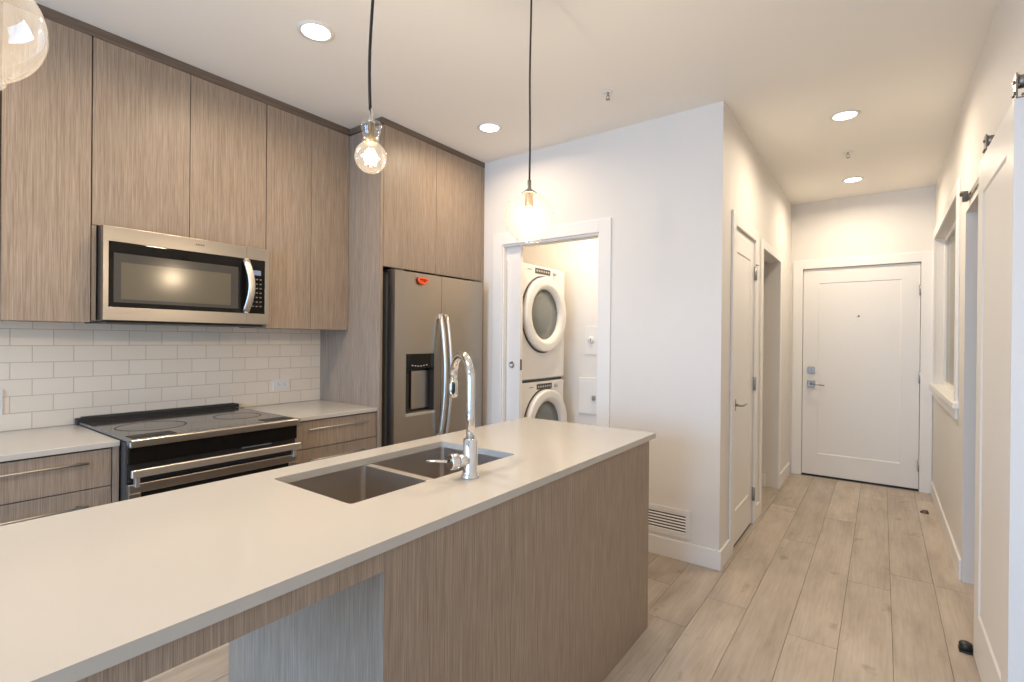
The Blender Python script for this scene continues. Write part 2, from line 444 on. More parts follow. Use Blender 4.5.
# front door (hall end)
d1 = sroot('door_1', (-.19, YE+.02, 0), 'white entry door at the end of the hall')
obj('door_leaf', shaker(bm_(), -.657, .283, .02, 2.118, lambda u, d, z: (u, YE+.012+d, z), .135, .145, .215, .044), 'door_paint', d1)
obj('door_bottom_strip', box(bm_(), -.655, .281, YE+.008, YE+.05, 0.003, .0198), 'rubber', d1, label='black rubber sweep along the door bottom')
b = box(bm_(), -.614, -.548, YE-.002, YE+.0118, 1.053, 1.119, .002); cyl(b, (-.581, YE-.002, 1.086), (-.581, YE-.012, 1.086), .022); box(b, -.586, -.576, YE-.022, YE-.01, 1.07, 1.102, .002)
obj('deadbolt', b, 'satin_nickel', d1, label='square satin metal deadbolt plate')
b = box(bm_(), -.614, -.548, YE-.002, YE+.0118, .913, .979, .002); cyl(b, (-.581, YE-.002, .948), (-.581, YE-.045, .948), .011)
tube(b, [(-.581, YE-.042, .948), (-.54, YE-.05, .947), (-.46, YE-.05, .936)], [.010, .008, .006], 10)
obj('door_handle', b, 'satin_nickel', d1, label='satin metal lever on a square plate')
b = bm_(); lathe(b, [(0, -.004), (.007, -.004), (.009, 0)], (-.185, YE+.0118, 1.631), 'y', 16)
obj('peephole', b, 'dark_metal', d1)
hinge_leafs(d1, [(.285, YE-.006, 1.861), (.285, YE-.006, 1.049), (.285, YE-.006, .236)])
b = box(bm_(), -.661, .287, YE+.06, YE+.149, 0, 2.122); obj('door_backing', b, 'trim_paint', d1)
b = box(bm_(), -.66, .286, YE+.001, YE+.1, -.003, .0025); obj('threshold', b, 'dark_metal', d1)
# hall closet door (left wall)
d2 = sroot('door_2', (XHL, 3.78, 0), 'white closet door in the left hall wall')
obj('door_leaf', shaker(bm_(), 3.466, 4.099, .02, 2.118, lambda u, d, z: (XHL-.004-d, u, z), .10, .15, .22, .035), 'door_paint', d2)
b = bm_(); lathe(b, [(0, .006), (.024, .006), (.026, 0)], (XHL-.004, 3.525, .952), 'x', 20)
cyl(b, (XHL, 3.525, .952), (XHL+.045, 3.525, .952), .009); tube(b, [(XHL+.043, 3.52, .952), (XHL+.048, 3.56, .952), (XHL+.046, 3.64, .95)], [.009, .008, .006], 10)
box(b, XHL-.003, XHL+.004, 3.512, 3.538, .915, .99, .001)
obj('door_handle', b, 'satin_nickel', d2, label='satin metal lever handle')
hinge_leafs(d2, [(XHL+.008, 4.103, 1.879), (XHL+.008, 4.103, 1.056), (XHL+.008, 4.103, .229)])
b = bm_(); cyl(b, (XHL+.01, 4.103, 1.945), (XHL+.03, 4.106, 1.938), .005, 10); obj('hinge_stop', b, 'satin_nickel', d2)
obj('door_gap', box(bm_(), XHL-.06, XHL-.045, 3.462, 4.103, 0, 2.12), 'cabinet_core', d2)
obj('door_bottom_strip', box(bm_(), XHL-.036, XHL-.010, 3.466, 4.099, .0005, .0198), 'rubber', d2)  # black strip standing in for the shade in the gap under the leaf
# pocket door of the laundry closet
d3 = sroot('door_3', (-2.36, YL+.0575, 0), 'white pocket door half hidden in the laundry wall')
obj('door_leaf', shaker(bm_(), -3.05, -2.281, .01, 2.112, lambda u, d, z: (u, YL+.04+d, z), .12, .12, .2, .035), 'door_paint', d3)
b = bm_(); lathe(b, [(0, .001), (.016, -.0005), (.018, -.003), (.026, -.003), (.027, 0)], (-2.357, YL+.0398, 1.171), 'y', 24)
obj('flush_pull', b, 'satin_nickel', d3, label='round recessed metal pull')
b = box(bm_(), -2.2810, -2.2795, YL+.045, YL+.069, 1.13, 1.215, .001); obj('edge_pull', b, 'dark_metal', d3)

# relite window in the right hall wall
w1 = sroot('window_1', (XHR, 5.04, 1.0), 'interior window in the right hall wall')
b = casing_x(XHR, -1, 4.20, 5.88, 2.305, .085, .014, 1.0)
obj('window_casing', b, 'trim_paint', w1)
b = box(bm_(), XHR-.03, XHR+.075, 4.09, YE-.002, .968, 1.005, .004); box(b, XHR-.014, XHR-.0002, 4.115, YE-.005, .90, .9675, .003)
obj('window_sill', b, 'trim_paint', w1)
b = bm_()
for y0, y1, z0, z1 in ((4.20, 4.24, 1.0, 2.305), (5.84, 5.88, 1.0, 2.305), (4.24, 5.84, 1.0, 1.035), (4.24, 5.84, 2.27, 2.305)): box(b, XHR+.06, XHR+.10, y0, y1, z0, z1, .003)
obj('window_frame', b, 'trim_paint', w1)
obj('pane', box(bm_(), XHR+.077, XHR+.081, 4.24, 5.84, 1.035, 2.27), 'pane_glass', w1)

# sliding barn door, track, strike
DX0, DX1, DY0, DY1, DZ1 = .3335, .3805, 2.235, 2.965, 2.150
bd = thing('sliding_barn_door', 'white shaker barn door hanging on the right hall wall, its near edge lit bluish', 'door', (.35, 2.63, .012))
obj('door_leaf', shaker(bm_(), DY0, DY1, .012, DZ1, lambda u, d, z: (DX0+d, u, z), .115, .145, .215, DX1-DX0), 'door_paint', bd)
for yy in (2.262, 2.845):
    b = box(bm_(), DX0+.004, DX0+.038, yy-.024, yy+.024, DZ1+.0002, DZ1+.006, .001)
    box(b, DX0+.004, DX0+.009, yy-.024, yy+.024, DZ1+.006, DZ1+.084, .001); box(b, DX0+.0095, DX0+.014, yy-.018, yy+.018, DZ1+.042, DZ1+.080, .001)
    cyl(b, (DX0+.009, yy, DZ1+.061), (DX0+.033, yy, DZ1+.061), .021, 20)
    for dy, dz in ((-.012, .022), (.012, .022), (0, .061)): cyl(b, (DX0-.001, yy+dy, DZ1+dz), (DX0+.004, yy+dy, DZ1+dz), .006, 8)
    cyl(b, (DX0+.02, yy-.026, DZ1+.012), (DX0+.02, yy-.02, DZ1+.012), .004, 8)
    obj('roller_hanger', b, 'hanger_metal', bd)
t = thing('barn_door_track', 'dark metal rail with end stop above the barn doorway on right wall', 'track', (.37, 2.9, 2.2))
obj('rail', box(bm_(), .3745, .3803, 1.6, 3.72, 2.158, 2.188, .001), 'hanger_metal', t)
for yy in (1.7, 2.12, 2.55, 3.3, 3.60): obj('rail_bolt', cyl(bm_(), (.370, yy, 2.172), (.3744, yy, 2.172), .008, 12), 'dark_metal', t)
b = box(bm_(), .350, .3743, 3.68, 3.715, 2.150, 2.205, .002); cyl(b, (.340, 3.70, 2.195), (.3743, 3.70, 2.195), .014, 14); obj('end_stop', b, 'dark_metal', t)
o = obj('strike_plate', box(bm_(), XHR+.086, XHR+.10, 3.8565, 3.8598, .87, 1.0, .0005), 'dark_metal'); tag(o, 'dark metal strike plate in the doorway jamb beside the barn door', 'strike plate')
t = thing('floor_guide', 'black roller guide on the floor at the foot of the barn door', 'door guide', (.315, 3.0, 0))
b = box(bm_(), .288, .36, 2.975, 3.025, 0.0002, .010, .003); obj('base_plate', b, 'rubber', t)
b = bm_(); lathe(b, [(0, .010), (.020, .010), (.024, .016), (.024, .034), (.018, .04), (0, .04)], (.312, 3.0, 0), 'z', 20); obj('roller', b, 'black_plastic', t)
t = thing('door_stop', 'small dark dome door stop on the hall floor near the entry door', 'door stop', (.292, 5.24, 0))
b = bm_(); lathe(b, [(0, .0002), (.026, .0002), (.026, .006), (.018, .022), (0, .025)], (.292, 5.24, 0), 'z', 18); obj('dome', b, 'dark_metal', t)
b = box(bm_(), .262, .272, 5.225, 5.25, .0002, .012, .002); obj('rubber_lip', b, 'rubber', t)

# ------------------------------------------------------------------ kitchen run along the left wall
def drawer_stack(unit, y0, y1, hy0, hy1):
    b = box(bm_(), XW+.002, -2.662, y0, y1, .10, .8955); obj('body', b, 'cabinet_core', unit)
    obj('toe_kick', box(bm_(), XW+.05, -2.72, y0, y1, .0005, .0995), 'cabinet_core', unit)
    for z0, z1, hz in ((.734, .889, .846), (.44, .730, .668), (.115, .436, .37)):
        d = obj('drawer', box(bm_(), -2.660, -2.642, y0+.002, y1-.002, z0, z1, .001), 'veneer', unit)
        b = bm_(); tube(b, [(-2.612, hy0, hz), (-2.612, hy1, hz)], .0055, 12)
        for yy in (hy0+.03, hy1-.03): tube(b, [(-2.6418, yy, hz), (-2.612, yy, hz)], .0045, 10)
        obj('handle', b, 'satin_nickel', d)
u1 = thing('base_cabinet', 'grey-brown veneer drawer cabinet left of the range with bar pulls', 'cabinet', (-2.97, .40, 0))
drawer_stack(u1, .10, .712, .225, .628)
tag(obj('filler_panel', box(bm_(), XW+.002, -2.640, .7135, .7365, .0005, .8955, .001), 'veneer'), 'narrow grey-brown floor-standing filler panel against the left side of the range', 'panel')
u2 = thing('base_cabinet', 'short veneer drawer cabinet between the range and the tall fridge panel', 'cabinet', (-2.97, 1.81, 0))
drawer_stack(u2, 1.513, 2.106, 1.61, 2.02)
u3 = thing('base_cabinet', 'veneer drawer cabinet at the near end of the wall run', 'cabinet', (-2.97, -.2, 0))
drawer_stack(u3, -.52, .098, -.41, 0.0)
tag(obj('wall_countertop', box(bm_(), XW+.002, XC, -.54, .7378, .896, CZ, .002), 'quartz'), 'cream quartz wall counter left of the range', 'countertop')
tag(obj('wall_countertop', box(bm_(), XW+.002, XC, 1.5118, 2.1075, .896, CZ, .002), 'quartz'), 'small cream quartz counter between range and fridge panel', 'countertop')
bs = struct('trim_7', box(bm_(), XW+.0005, XW+.010, -.54, 2.1075, CZ+.0003, 1.452), 'subway_tile', 'white subway tile backsplash')
def outlet(name, label, face, y0, y1, z0, z1, wide):
    t = thing(name, label, 'outlet', (face, (y0+y1)/2, (z0+z1)/2))
    obj('cover_plate', box(bm_(), face+.0002, face+.006, y0, y1, z0, z1, .002), 'white_plastic', t)
    yc, zc = (y0+y1)/2, (z0+z1)/2
    for s in (-1, 1):
        b = box(bm_(), face+.0062, face+.008, yc+s*.02-.013, yc+s*.02+.013, zc-.017, zc+.017, .0006) if wide else box(bm_(), face+.0062, face+.008, yc-.017, yc+.017, zc+s*.02-.013, zc+s*.02+.013, .0006)
        r = obj('receptacle', b, 'white_plastic', t)
        b = bm_(); a, c = (yc+s*.02, zc) if wide else (yc, zc+s*.02)
        for dy, dz in (((-.004), .007), ((-.004), -.007), (.006, 0)): box(b, face+.0081, face+.0085, a+dy-.003, a+dy+.003, c+dz-.0012, c+dz+.0012)
        obj('slots', b, 'dark_plastic', r)
outlet('wall_outlet', 'white outlet on the tile backsplash right of the range', XW+.010, 1.757, 1.872, 1.016, 1.086, True)
outlet('wall_outlet', 'white outlet on the tiles above the counter left of the range', XW+.010, .40, .472, 1.0, 1.115, False)

# upper cabinets
def upper(label, y0, y1, z0, doors, xf=XU, xb=XW, z1=2.757, filler=None):
    t = thing('wall_cabinet', label, 'cabinet', ((xf+xb)/2, (y0+y1)/2, z0))
    obj('body', box(bm_(), xb+.002, xf-.020, y0+.0008, y1-.0008, z0+.002, z1+.001), 'veneer', t)
    for a, c in doors:
        obj('door', box(bm_(), xf-.018, xf, a+.0016, c-.0016, z0, z1, .001), 'veneer', t)
    if filler: obj('filler_strip', box(bm_(), xb+.4*(xf-xb), xf-.002, filler[0], filler[1], z0, z1, .001), 'veneer', t)
    return t
upper('tall veneer upper cabinet left of the microwave with one plain door', .415, .712, 1.432, [(.415, .712)])
upper('veneer upper cabinet at the near left end of the wall run', -.10, .413, 1.432, [(-.10, .413)])
upper('two-door veneer upper cabinet directly above the microwave', .714, 1.5305, 1.887, [(.714, 1.1225), (1.1225, 1.5305)])
upper('two-door veneer upper cabinet right of the microwave beside the tall panel', 1.5325, 2.1065, 1.425, [(1.5325, 1.8245), (1.8245, 2.1065)])
b = box(bm_(), XW+.002, XU-.004, .7145, .7325, 1.44, 1.8865, .001)
tag(obj('filler_panel', b, 'veneer'), 'thin vertical veneer filler strip at the left side of the microwave', 'panel')
# soffit filler strips up to the ceiling
b = box(bm_(), XW+.002, XU+.001, -.10, 2.1065, 2.7585, ZC-.0005); struct('trim_8', b, 'veneer_shaded', 'filler strip above the upper cabinets, veneer darkened as shade')
# fridge surround
tp = tag(obj('tall_end_panel', box(bm_(), XW+.002, XT, 2.1082, 2.1285, .0005, 2.757, .001), 'veneer'), 'full-height veneer end panel between the counter and the refrigerator', 'panel')
upper('deep two-door veneer cabinet above the stainless refrigerator', 2.1295, 3.118, 1.842, [(2.1295, 2.608), (2.608, 3.118)], XT, XW, 2.765)
tag(obj('tall_end_panel', box(bm_(), XW+.002, XT, 3.120, 3.1565, .0005, 2.765, .001), 'veneer'), 'full-height veneer panel between the refrigerator and the white laundry wall', 'panel')
b = box(bm_(), XW+.002, XT+.001, 2.1082, 3.1565, 2.7665, ZC-.0005); struct('trim_9', b, 'veneer_shaded', 'filler strip above the fridge cabinet, veneer darkened as shade')

# ------------------------------------------------------------------ microwave
mw = thing('microwave', 'stainless over-the-range microwave with black window and curved handle', 'microwave', (-3.0, 1.12, 1.44))
MF, MY0, MY1, MZ0, MZ1 = -2.870, .735, 1.507, 1.443, 1.878
obj('case', box(bm_(), XW+.012, -2.905, MY0+.002, 1.5085, MZ0-.004, MZ1+.006, .003), 'dark_metal', mw)
# door + surround frame with a window hole
def frame_x(bm, xf, xb, oy0, oy1, oz0, oz1, iy0, iy1, iz0, iz1, bev=.002):
    box(bm, xb, xf, oy0, oy1, iz1, oz1, bev); box(bm, xb, xf, oy0, oy1, oz0, iz0, bev)
    box(bm, xb, xf, oy0, iy0, iz0, iz1, bev); box(bm, xb, xf, iy1, oy1, iz0, iz1, bev); return bm
b = bm_(); xb = -2.9048
for y0, y1, z0, z1 in ((MY0, 1.3795, 1.809, MZ1), (MY0, 1.3795, MZ0, 1.504), (MY0, .756, 1.504, 1.809)): box(b, xb, MF, y0, y1, z0, z1, .0012)
door = obj('door', b, 'stainless', mw)
obj('door_glass', box(bm_(), xb, MF-.001, .7565, 1.3795, 1.5045, 1.8085, .002), 'black_gloss', door, label='black glass door panel')
obj('window_border', box(bm_(), MF-.0009, MF-.0002, .775, 1.335, 1.527, 1.757), 'window_border', door)
obj('window', box(bm_(), MF-.0001, MF+.0005, .803, 1.295, 1.543, 1.715), 'mesh_window', door, label='brownish metal mesh window')
b = bm_()
for y0, y1, z0, z1 in ((1.3805, MY1, 1.809, MZ1), (1.3805, MY1, MZ0, 1.504), (1.484, MY1, 1.504, 1.809)): box(b, xb, MF, y0, y1, z0, z1, .0012)
cp = obj('control_frame', b, 'stainless', mw)
pn = obj('control_panel', box(bm_(), xb, MF-.001, 1.3805, 1.4835, 1.5045, 1.8085, .002), 'black_gloss', mw, label='black glass keypad panel')
obj('display', box(bm_(), MF-.0009, MF, 1.415, 1.460, 1.722, 1.750), 'display', pn, label='small bluish display')
b = bm_()
for r in range(7):
    for c in range(3): box(b, MF-.0009, MF-.0002, 1.409+c*.022, 1.421+c*.022, 1.695-r*.0255, 1.702-r*.0255)
obj('keys', b, 'button_mark', pn)
b = bm_(); pts = []
for i in range(17):
    s = i/16; pts.append((MF+.012+.040*math.sin(PI*s), 1.372+.012*math.sin(PI*s), 1.798-.285*s))
tube(b, pts, .019, 12, sx=1.0, sy=.45)
for i in (0, 16): box(b, MF-.0005, MF+.02, 1.362, 1.382, pts[i][2]-.012, pts[i][2]+.012, .003)
obj('handle', b, 'stainless_light', mw)
b = bm_()
for k in range(4): box(b, MF+.0001, MF+.0006, 1.120+k*.011, 1.127+k*.011, 1.845, 1.853)
obj('badge', b, 'dark_metal', door)
obj('underside_grille', box(bm_(), XW+.06, -2.90, MY0+.02, MY1-.02, MZ0-.012, MZ0-.0045, .002), 'black_plastic', mw)

# ------------------------------------------------------------------ range
rg = thing('electric_range', 'slide-in stainless electric range with black glass cooktop', 'stove', (-2.93, 1.1255, 0))
RY0, RY1 = .7405, 1.5085
obj('body', box(bm_(), XW+.03, -2.592, RY0+.003, RY1-.003, .05, .915, .003), 'dark_plastic', rg, label='dark grey oven case')
obj('cooktop', box(bm_(), -3.245, -2.575, RY0+.008, RY1-.008, .9155, .930, .003), 'cooktop_glass', rg)
for ya in (RY0, RY1-.0078): obj('side_trim', box(bm_(), -3.25, -2.53, ya, ya+.0078, .9215, .9315, .002), 'grey_plastic', rg)
b = box(bm_(), -2.5745, -2.532, RY0+.002, RY1-.002, .897, .930, .006, 3); obj('front_trim', b, 'stainless', rg)
b = box(bm_(), XW+.0115, -3.2455, RY0-.012, RY1+.012, .9215, .953, .004); box(b, -3.28, -3.25, RY0+.01, RY1-.01, .945, .958, .004)
obj('rear_trim', b, 'black_plastic', rg, label='raised black trim along the back')
def annulus(b, c, r0, r1, z, seg=56):
    lathe(b, [(r0, 0), (r1, 0), (r1, .0006), (r0, .0006)], (c[0], c[1], z), 'z', seg, close=True)
for c, R in (((-2.885, .935), .145), ((-2.89, 1.345), .118)):
    b = bm_(); annulus(b, c, R-.006, R, .9301); obj('burner_ring', b, 'burner_mark', rg)
b = bm_(); box(b, -2.665, -2.580, .765, .935, .9301, .9316, .001); obj('corner_patch', b, 'burner_mark', rg)  # darker matte patches on the front corners of the glass
b = bm_(); box(b, -2.665, -2.580, 1.345, 1.49, .9301, .9316, .001); obj('corner_patch', b, 'burner_mark', rg)
for k in range(12):
    for j in range(2): obj('touch_key', box(bm_(), -2.64+j*.03, -2.632+j*.03, .965+k*.031, .978+k*.031, .9301, .9304), 'button_mark', rg)
b = box(bm_(), -2.5915, -2.556, RY0+.004, RY1-.004, .822, .8965, .004); obj('fascia', b, 'black_gloss', rg, label='black glass band under the cooktop')
b = box(bm_(), -2.5915, -2.575, RY0+.004, RY1-.004, .741, .8215, .001); obj('vent_slot', b, 'black_plastic', rg)
b = box(bm_(), -2.5745, -2.572, 1.22, 1.37, .812, .816); obj('painted_reflection', b, 'light_grey_plastic', rg)  # pale bar painting a reflection onto the range front
dr = obj('oven_door', (lambda bb: (box(bb, -2.5915, -2.556, RY0+.006, RY1-.006, .698, .738, .003), box(bb, -2.5915, -2.556, RY0+.006, RY0+.05, .22, .698, .002), box(bb, -2.5915, -2.556, RY1-.05, RY1-.006, .22, .698, .002), box(bb, -2.5915, -2.556, RY0+.05, RY1-.05, .22, .28, .002), bb)[-1])(bm_()), 'stainless', rg)
obj('oven_window', box(bm_(), -2.590, -2.5575, RY0+.0505, RY1-.0505, .2805, .6975), 'black_gloss', dr, label='black oven glass')
b = box(bm_(), -2.530, -2.512, RY0+.004, RY1-.004, .772, .806, .005, 3)
for yy in (RY0+.03, RY1-.03): box(b, -2.5555, -2.529, yy-.009, yy+.009, .728, .778, .003)
obj('handle', b, 'stainless_light', dr)
obj('storage_drawer', box(bm_(), -2.5915, -2.556, RY0+.006, RY1-.006, .06, .214, .003), 'stainless', rg)

# ------------------------------------------------------------------ refrigerator
fr = thing('refrigerator', 'stainless side-by-side refrigerator with ice and water dispenser', 'refrigerator', (-2.9, 2.595, 0))
FX, FY0, FYM, FY1, FZ = -2.550, 2.172, 2.602, 3.060, 1.818
obj('cabinet_case', box(bm_(), XW+.06, -2.625, FY0+.012, FY1-.012, .02, FZ-.008, .004), 'grey_plastic', fr, label='dark grey refrigerator case')
# left door built as a frame round the dispenser recess
DYa, DYb, DZa, DZb = 2.270, 2.532, .855, 1.268
b = bm_()
def plate(b, y0, y1, z0, z1): box(b, -2.6235, FX, y0, y1, z0, z1)
plate(b, FY0, DYa, .06, FZ); plate(b, DYb, FYM-.003, .06, FZ); plate(b, DYa, DYb, .06, DZa); plate(b, DYa, DYb, DZb, FZ)
ld = obj('left_door', b, 'stainless_fridge', fr)
rd = obj('right_door', box(bm_(), -2.6235, FX, FYM+.003, FY1, .06, FZ, .0012, 1), 'stainless_fridge', fr)
for s, y, dd in ((-1, 2.575, ld), (1, 2.634, rd)):
    b = bm_(); pts = []
    for i in range(21):
        q = i/20; pts.append((FX+.018+.047*math.sin(PI*q)**.8 if 0 < q < 1 else FX+.018, y, 1.528-.85*q))
    tube(b, pts, .0175, 14, sx=.7, sy=1.0)
    for i in (0, 20): box(b, FX-.0002, FX+.022, y-.013, y+.013, pts[i][2]-.018, pts[i][2]+.018, .004)
    obj('handle', b, 'stainless_light', dd)
obj('seam_shade_strip', box(bm_(), -2.6245, -2.553, FYM-.0028, FYM+.0028, .065, FZ-.01), 'rubber', fr)  # black strip filling the seam between the doors to stand for its shade
ds = obj('dispenser', (lambda bb: (box(bb, -2.6225, -2.612, DYa, DYb, DZa, DZb), box(bb, -2.612, FX+.0, DYa, DYa+.004, DZa, DZb), box(bb, -2.612, FX, DYb-.004, DYb, DZa, DZb), box(bb, -2.612, FX, DYa+.004, DYb-.004, DZa, DZa+.004), bb)[-1])(bm_()), 'black_plastic', fr, label='black dispenser recess')
obj('dispenser_panel', box(bm_(), -2.612, FX+.002, DYa+.004, DYb-.004, 1.165, DZb-.001, .003), 'black_gloss', ds)
b = bm_()
for k in range(6): box(b, FX+.0021, FX+.0028, DYa+.05+k*.026, DYa+.064+k*.026, 1.178+.008*abs(k-2.5)/2.5, 1.184+.008*abs(k-2.5)/2.5)
obj('button_row', b, 'button_light', ds)
b = box(bm_(), -2.611, -2.596, DYa+.09, DYb-.006, DZa+.03, 1.15, .004); obj('splash_plate', b, 'stainless_fridge', ds)
b = box(bm_(), -2.611, -2.588, DYa+.03, DYa+.06, .95, 1.12, .004); obj('paddle', b, 'black_plastic', ds)
b = box(bm_(), -2.611, FX+.010, DYa-.002, DYb+.002, DZa-.008, DZa+.012, .003); obj('drip_tray', b, 'stainless_light', ds)
b = box(bm_(), -2.68, -2.56, FY0+.01, FY0+.09, FZ-.0075, FZ+.010, .004); obj('hinge_cover', b, 'dark_plastic', fr)
b = box(bm_(), -2.68, -2.56, FY1-.09, FY1-.01, FZ-.0075, FZ+.010, .004); obj('hinge_cover', b, 'dark_plastic', fr)
obj('kick_plate', box(bm_(), -2.66, -2.58, FY0+.02, FY1-.02, .0005, .055, .003), 'dark_plastic', fr)
# orange magnet: flattened rounded ring with a lip
b = bm_(); n1, n2 = 28, 10; rings = []
for i in range(n1):
    a = 2*PI*i/n1; cy, cz = 2.407+.040*math.cos(a), 1.768+.018*math.sin(a)+.004*math.cos(2*a)
    ny, nz = math.cos(a), math.sin(a); rr = .009+.002*math.cos(3*a)
    rings.append([b.verts.new((FX+.0125+rr*math.sin(2*PI*j/n2), cy+ny*rr*math.cos(2*PI*j/n2), cz+nz*rr*math.cos(2*PI*j/n2))) for j in range(n2)])
for i in range(n1):
    for j in range(n2):
        f = b.faces.new((rings[i][j], rings[(i+1) % n1][j], rings[(i+1) % n1][(j+1) % n2], rings[i][(j+1) % n2])); f.smooth = True
box(b, FX+.0004, FX+.006, 2.37, 2.444, 1.754, 1.782, .002)
tag(obj('fridge_magnet', b, 'orange_plastic'), 'orange oval magnet on the upper left refrigerator door', 'magnet')

# ------------------------------------------------------------------ island
IX0, IX1, IY0, IY1 = -1.660, -.883, -.15, 2.388
BX0, BX1, BY0, BY1 = -1.640, -.889, .742, 2.318
SX0, SX1, SY0, SY1 = -1.552, -1.150, .832, 1.592
isl = thing('kitchen_island', 'long grey-brown veneer island with open knee space at the near end', 'island', (-1.27, 1.4, 0))
obj('side_panel', box(bm_(), BX1-.018, BX1, BY0-.010, 1.2125, .0005, .8945, .0008), 'veneer', isl)
obj('side_panel', box(bm_(), BX1-.018, BX1, 1.2135, BY1, .0005, .8945, .0008), 'veneer', isl)
obj('end_panel', box(bm_(), BX0, BX1-.0185, BY0, BY0+.018, .0005, .8945, .0008), 'veneer', isl, label='knee-space end panel facing the windows')
obj('end_panel', box(bm_(), BX0, BX1-.0185, BY1-.018, BY1, .0005, .8945, .0008), 'veneer', isl)
obj('body', box(bm_(), BX0+.05, BX1-.0185, BY0+.0185, BY1-.0185, .0005, .62), 'cabinet_core', isl)
for k in range(4):
    a = BY0+.02+k*(BY1-BY0-.04)/4; c = a+(BY1-BY0-.04)/4
    d = obj('door', box(bm_(), BX0-.0005, BX0+.018, a+.0015, c-.0015, .11, .88, .001), 'veneer', isl)
    b = bm_(); tube(b, [(BX0-.03, a+.1, .84), (BX0-.03, c-.1, .84)], .0055); tube(b, [(BX0, a+.13, .84), (BX0-.03, a+.13, .84)], .004); tube(b, [(BX0, c-.13, .84), (BX0-.03, c-.13, .84)], .004)
    obj('handle', b, 'satin_nickel', d)
b = box(bm_(), BX1-.018, BX1, IY0+.02, BY0-.0105, .849, .8945, .0008)
obj('apron', b, 'veneer', isl)
b = box(bm_(), BX0, BX0+.018, IY0+.02, BY0-.0105, .849, .8945, .0008); box(b, BX0+.018, BX1-.018, IY0+.02, IY0+.038, .849, .8945, .0008); obj('apron', b, 'veneer', isl)
for x in (BX0+.04, BX1-.04): obj('leg', box(bm_(), x-.02, x+.02, IY0+.04, IY0+.08, .0005, .8945, .002), 'dark_metal', isl)
tag(obj('island_countertop', ring_slab(bm_(), (IX0, IX1, IY0, IY1), (SX0, SX1, SY0, SY1), .895, CZ), 'quartz'), 'long cream quartz island countertop with a sink cut-out', 'countertop')
# sink: two bowls
sk = thing('kitchen_sink', 'undermount stainless double-bowl sink set in the island countertop', 'sink', (-1.35, 1.21, .67))
def bowl(y0, y1, dep):
    x0, x1 = SX0-.004, SX1+.004; z1, z0 = .8945, .8945-dep; r = .018
    bm = bm_(); n = 6
    def loop(inset, z, rad):
        P = []
        for cx, cy, a0 in ((x1-inset-rad, y1-inset-rad, 0), (x0+inset+rad, y1-inset-rad, PI/2), (x0+inset+rad, y0+inset+rad, PI), (x1-inset-rad, y0+inset+rad, 3*PI/2)):
            for j in range(n): a = a0+PI/2*j/(n-1); P.append(bm.verts.new((cx+rad*math.cos(a), cy+rad*math.sin(a), z)))
        return P
    L = [loop(-.0005, z1, .018), loop(0, z1, r), loop(.003, z0+.015, r), loop(.015, z0, r), loop(.012, z0-.004, r), loop(-.001, z0+.012, r), loop(-.0012, z1-.002, r), loop(-.0008, z1-.001, .018)]
    L.append(L[0])
    for A, B in zip(L, L[1:]):
        for k in range(len(A)): j = (k+1) % len(A); f = bm.faces.new((A[k], A[j], B[j], B[k]))
    f = bm.faces.new(L[3]); g = bm.faces.new(L[4][::-1])
    return bm
for (a, c) in ((SY0-.004, 1.182), (1.214, SY1+.004)):
    bo = obj('bowl', bowl(a, c, .215), 'sink_steel', sk)
    b = bm_(); yc = (a+c)/2; lathe(b, [(0, .001), (.03, .001), (.034, .004), (.042, .004), (.045, .0005)], (-1.35, yc, .8945-.215), 'z', 28)
    obj('drain', b, 'stainless', bo)
obj('divider', box(bm_(), SX0-.002, SX1+.002, 1.1825, 1.2135, .872, .8948, .004), 'stainless_light', sk)
# faucet
FXB, FYB = -1.075, 1.235
fc = thing('kitchen_faucet', 'chrome gooseneck pull-down faucet on the island beside the sink', 'faucet', (FXB, FYB, CZ))
b = bm_(); lathe(b, [(0, .0003), (.031, .0003), (.031, .005), (.026, .010), (.0235, .02), (.0235, .122), (.0205, .126), (0, .126)], (FXB, FYB, CZ), 'z', 36)
obj('body', b, 'chrome', fc)
D = Vector((-.884, .469, 0)).normalized(); R = .088; ztop = 1.227
pts = [Vector((FXB, FYB, CZ+.126)), Vector((FXB, FYB, 1.12)), Vector((FXB, FYB, ztop))]
for i in range(1, 15):
    a = PI*i/14; pts.append(Vector((FXB, FYB, ztop))+D*(R-R*math.cos(a))+Vector((0, 0, R*math.sin(a))))
obj('spout', tube(bm_(), pts, .0137, 20), 'chrome', fc)
e = pts[-1]; b = bm_(); tube(b, [e+Vector((0, 0, -.0005)), e-Vector((0, 0, .02)), e-Vector((0, 0, .05)), e-Vector((0, 0, .066))], [.014, .016, .016, .0145], 20)
sh = obj('spray_head', b, 'chrome', fc)
tocam = (Vector((0, 0, 0))-Vector((e.x, e.y, 0))).normalized()
b = bm_(); c0 = e-Vector((0, 0, .028))+tocam*.0135; side = Vector((-tocam.y, tocam.x, 0))
tube(b, [c0+Vector((0, 0, .018)), c0+Vector((0, 0, .01)), c0-Vector((0, 0, .018)), c0-Vector((0, 0, .026))], [.003, .0075, .0075, .003], 12, sy=1)
obj('spray_button', b, 'black_plastic', sh, label='black spray switch')
H = Vector((-.34, -.94, 0)).normalized(); LV = Vector((-.754, -.657, .04)); hb = Vector((FXB, FYB, .978))
b = tube(bm_(), [hb+H*.010, hb+H*.044], .0205, 24); tube(b, [hb+H*.0445, hb+H*.047], .0185, 24); tube(b, [hb+H*.0472, hb+H*.050, hb+H*.072, hb+H*.0745], [.0235, .0255, .0255, .0235], 28)
obj('valve_knob', b, 'chrome', fc)
b = bm_(); c = hb+H*.061; tube(b, [c+LV*.020, c+LV*.05, c+LV*.085], [.0045, .0042, .004], 10)
obj('lever', b, 'chrome', fc)

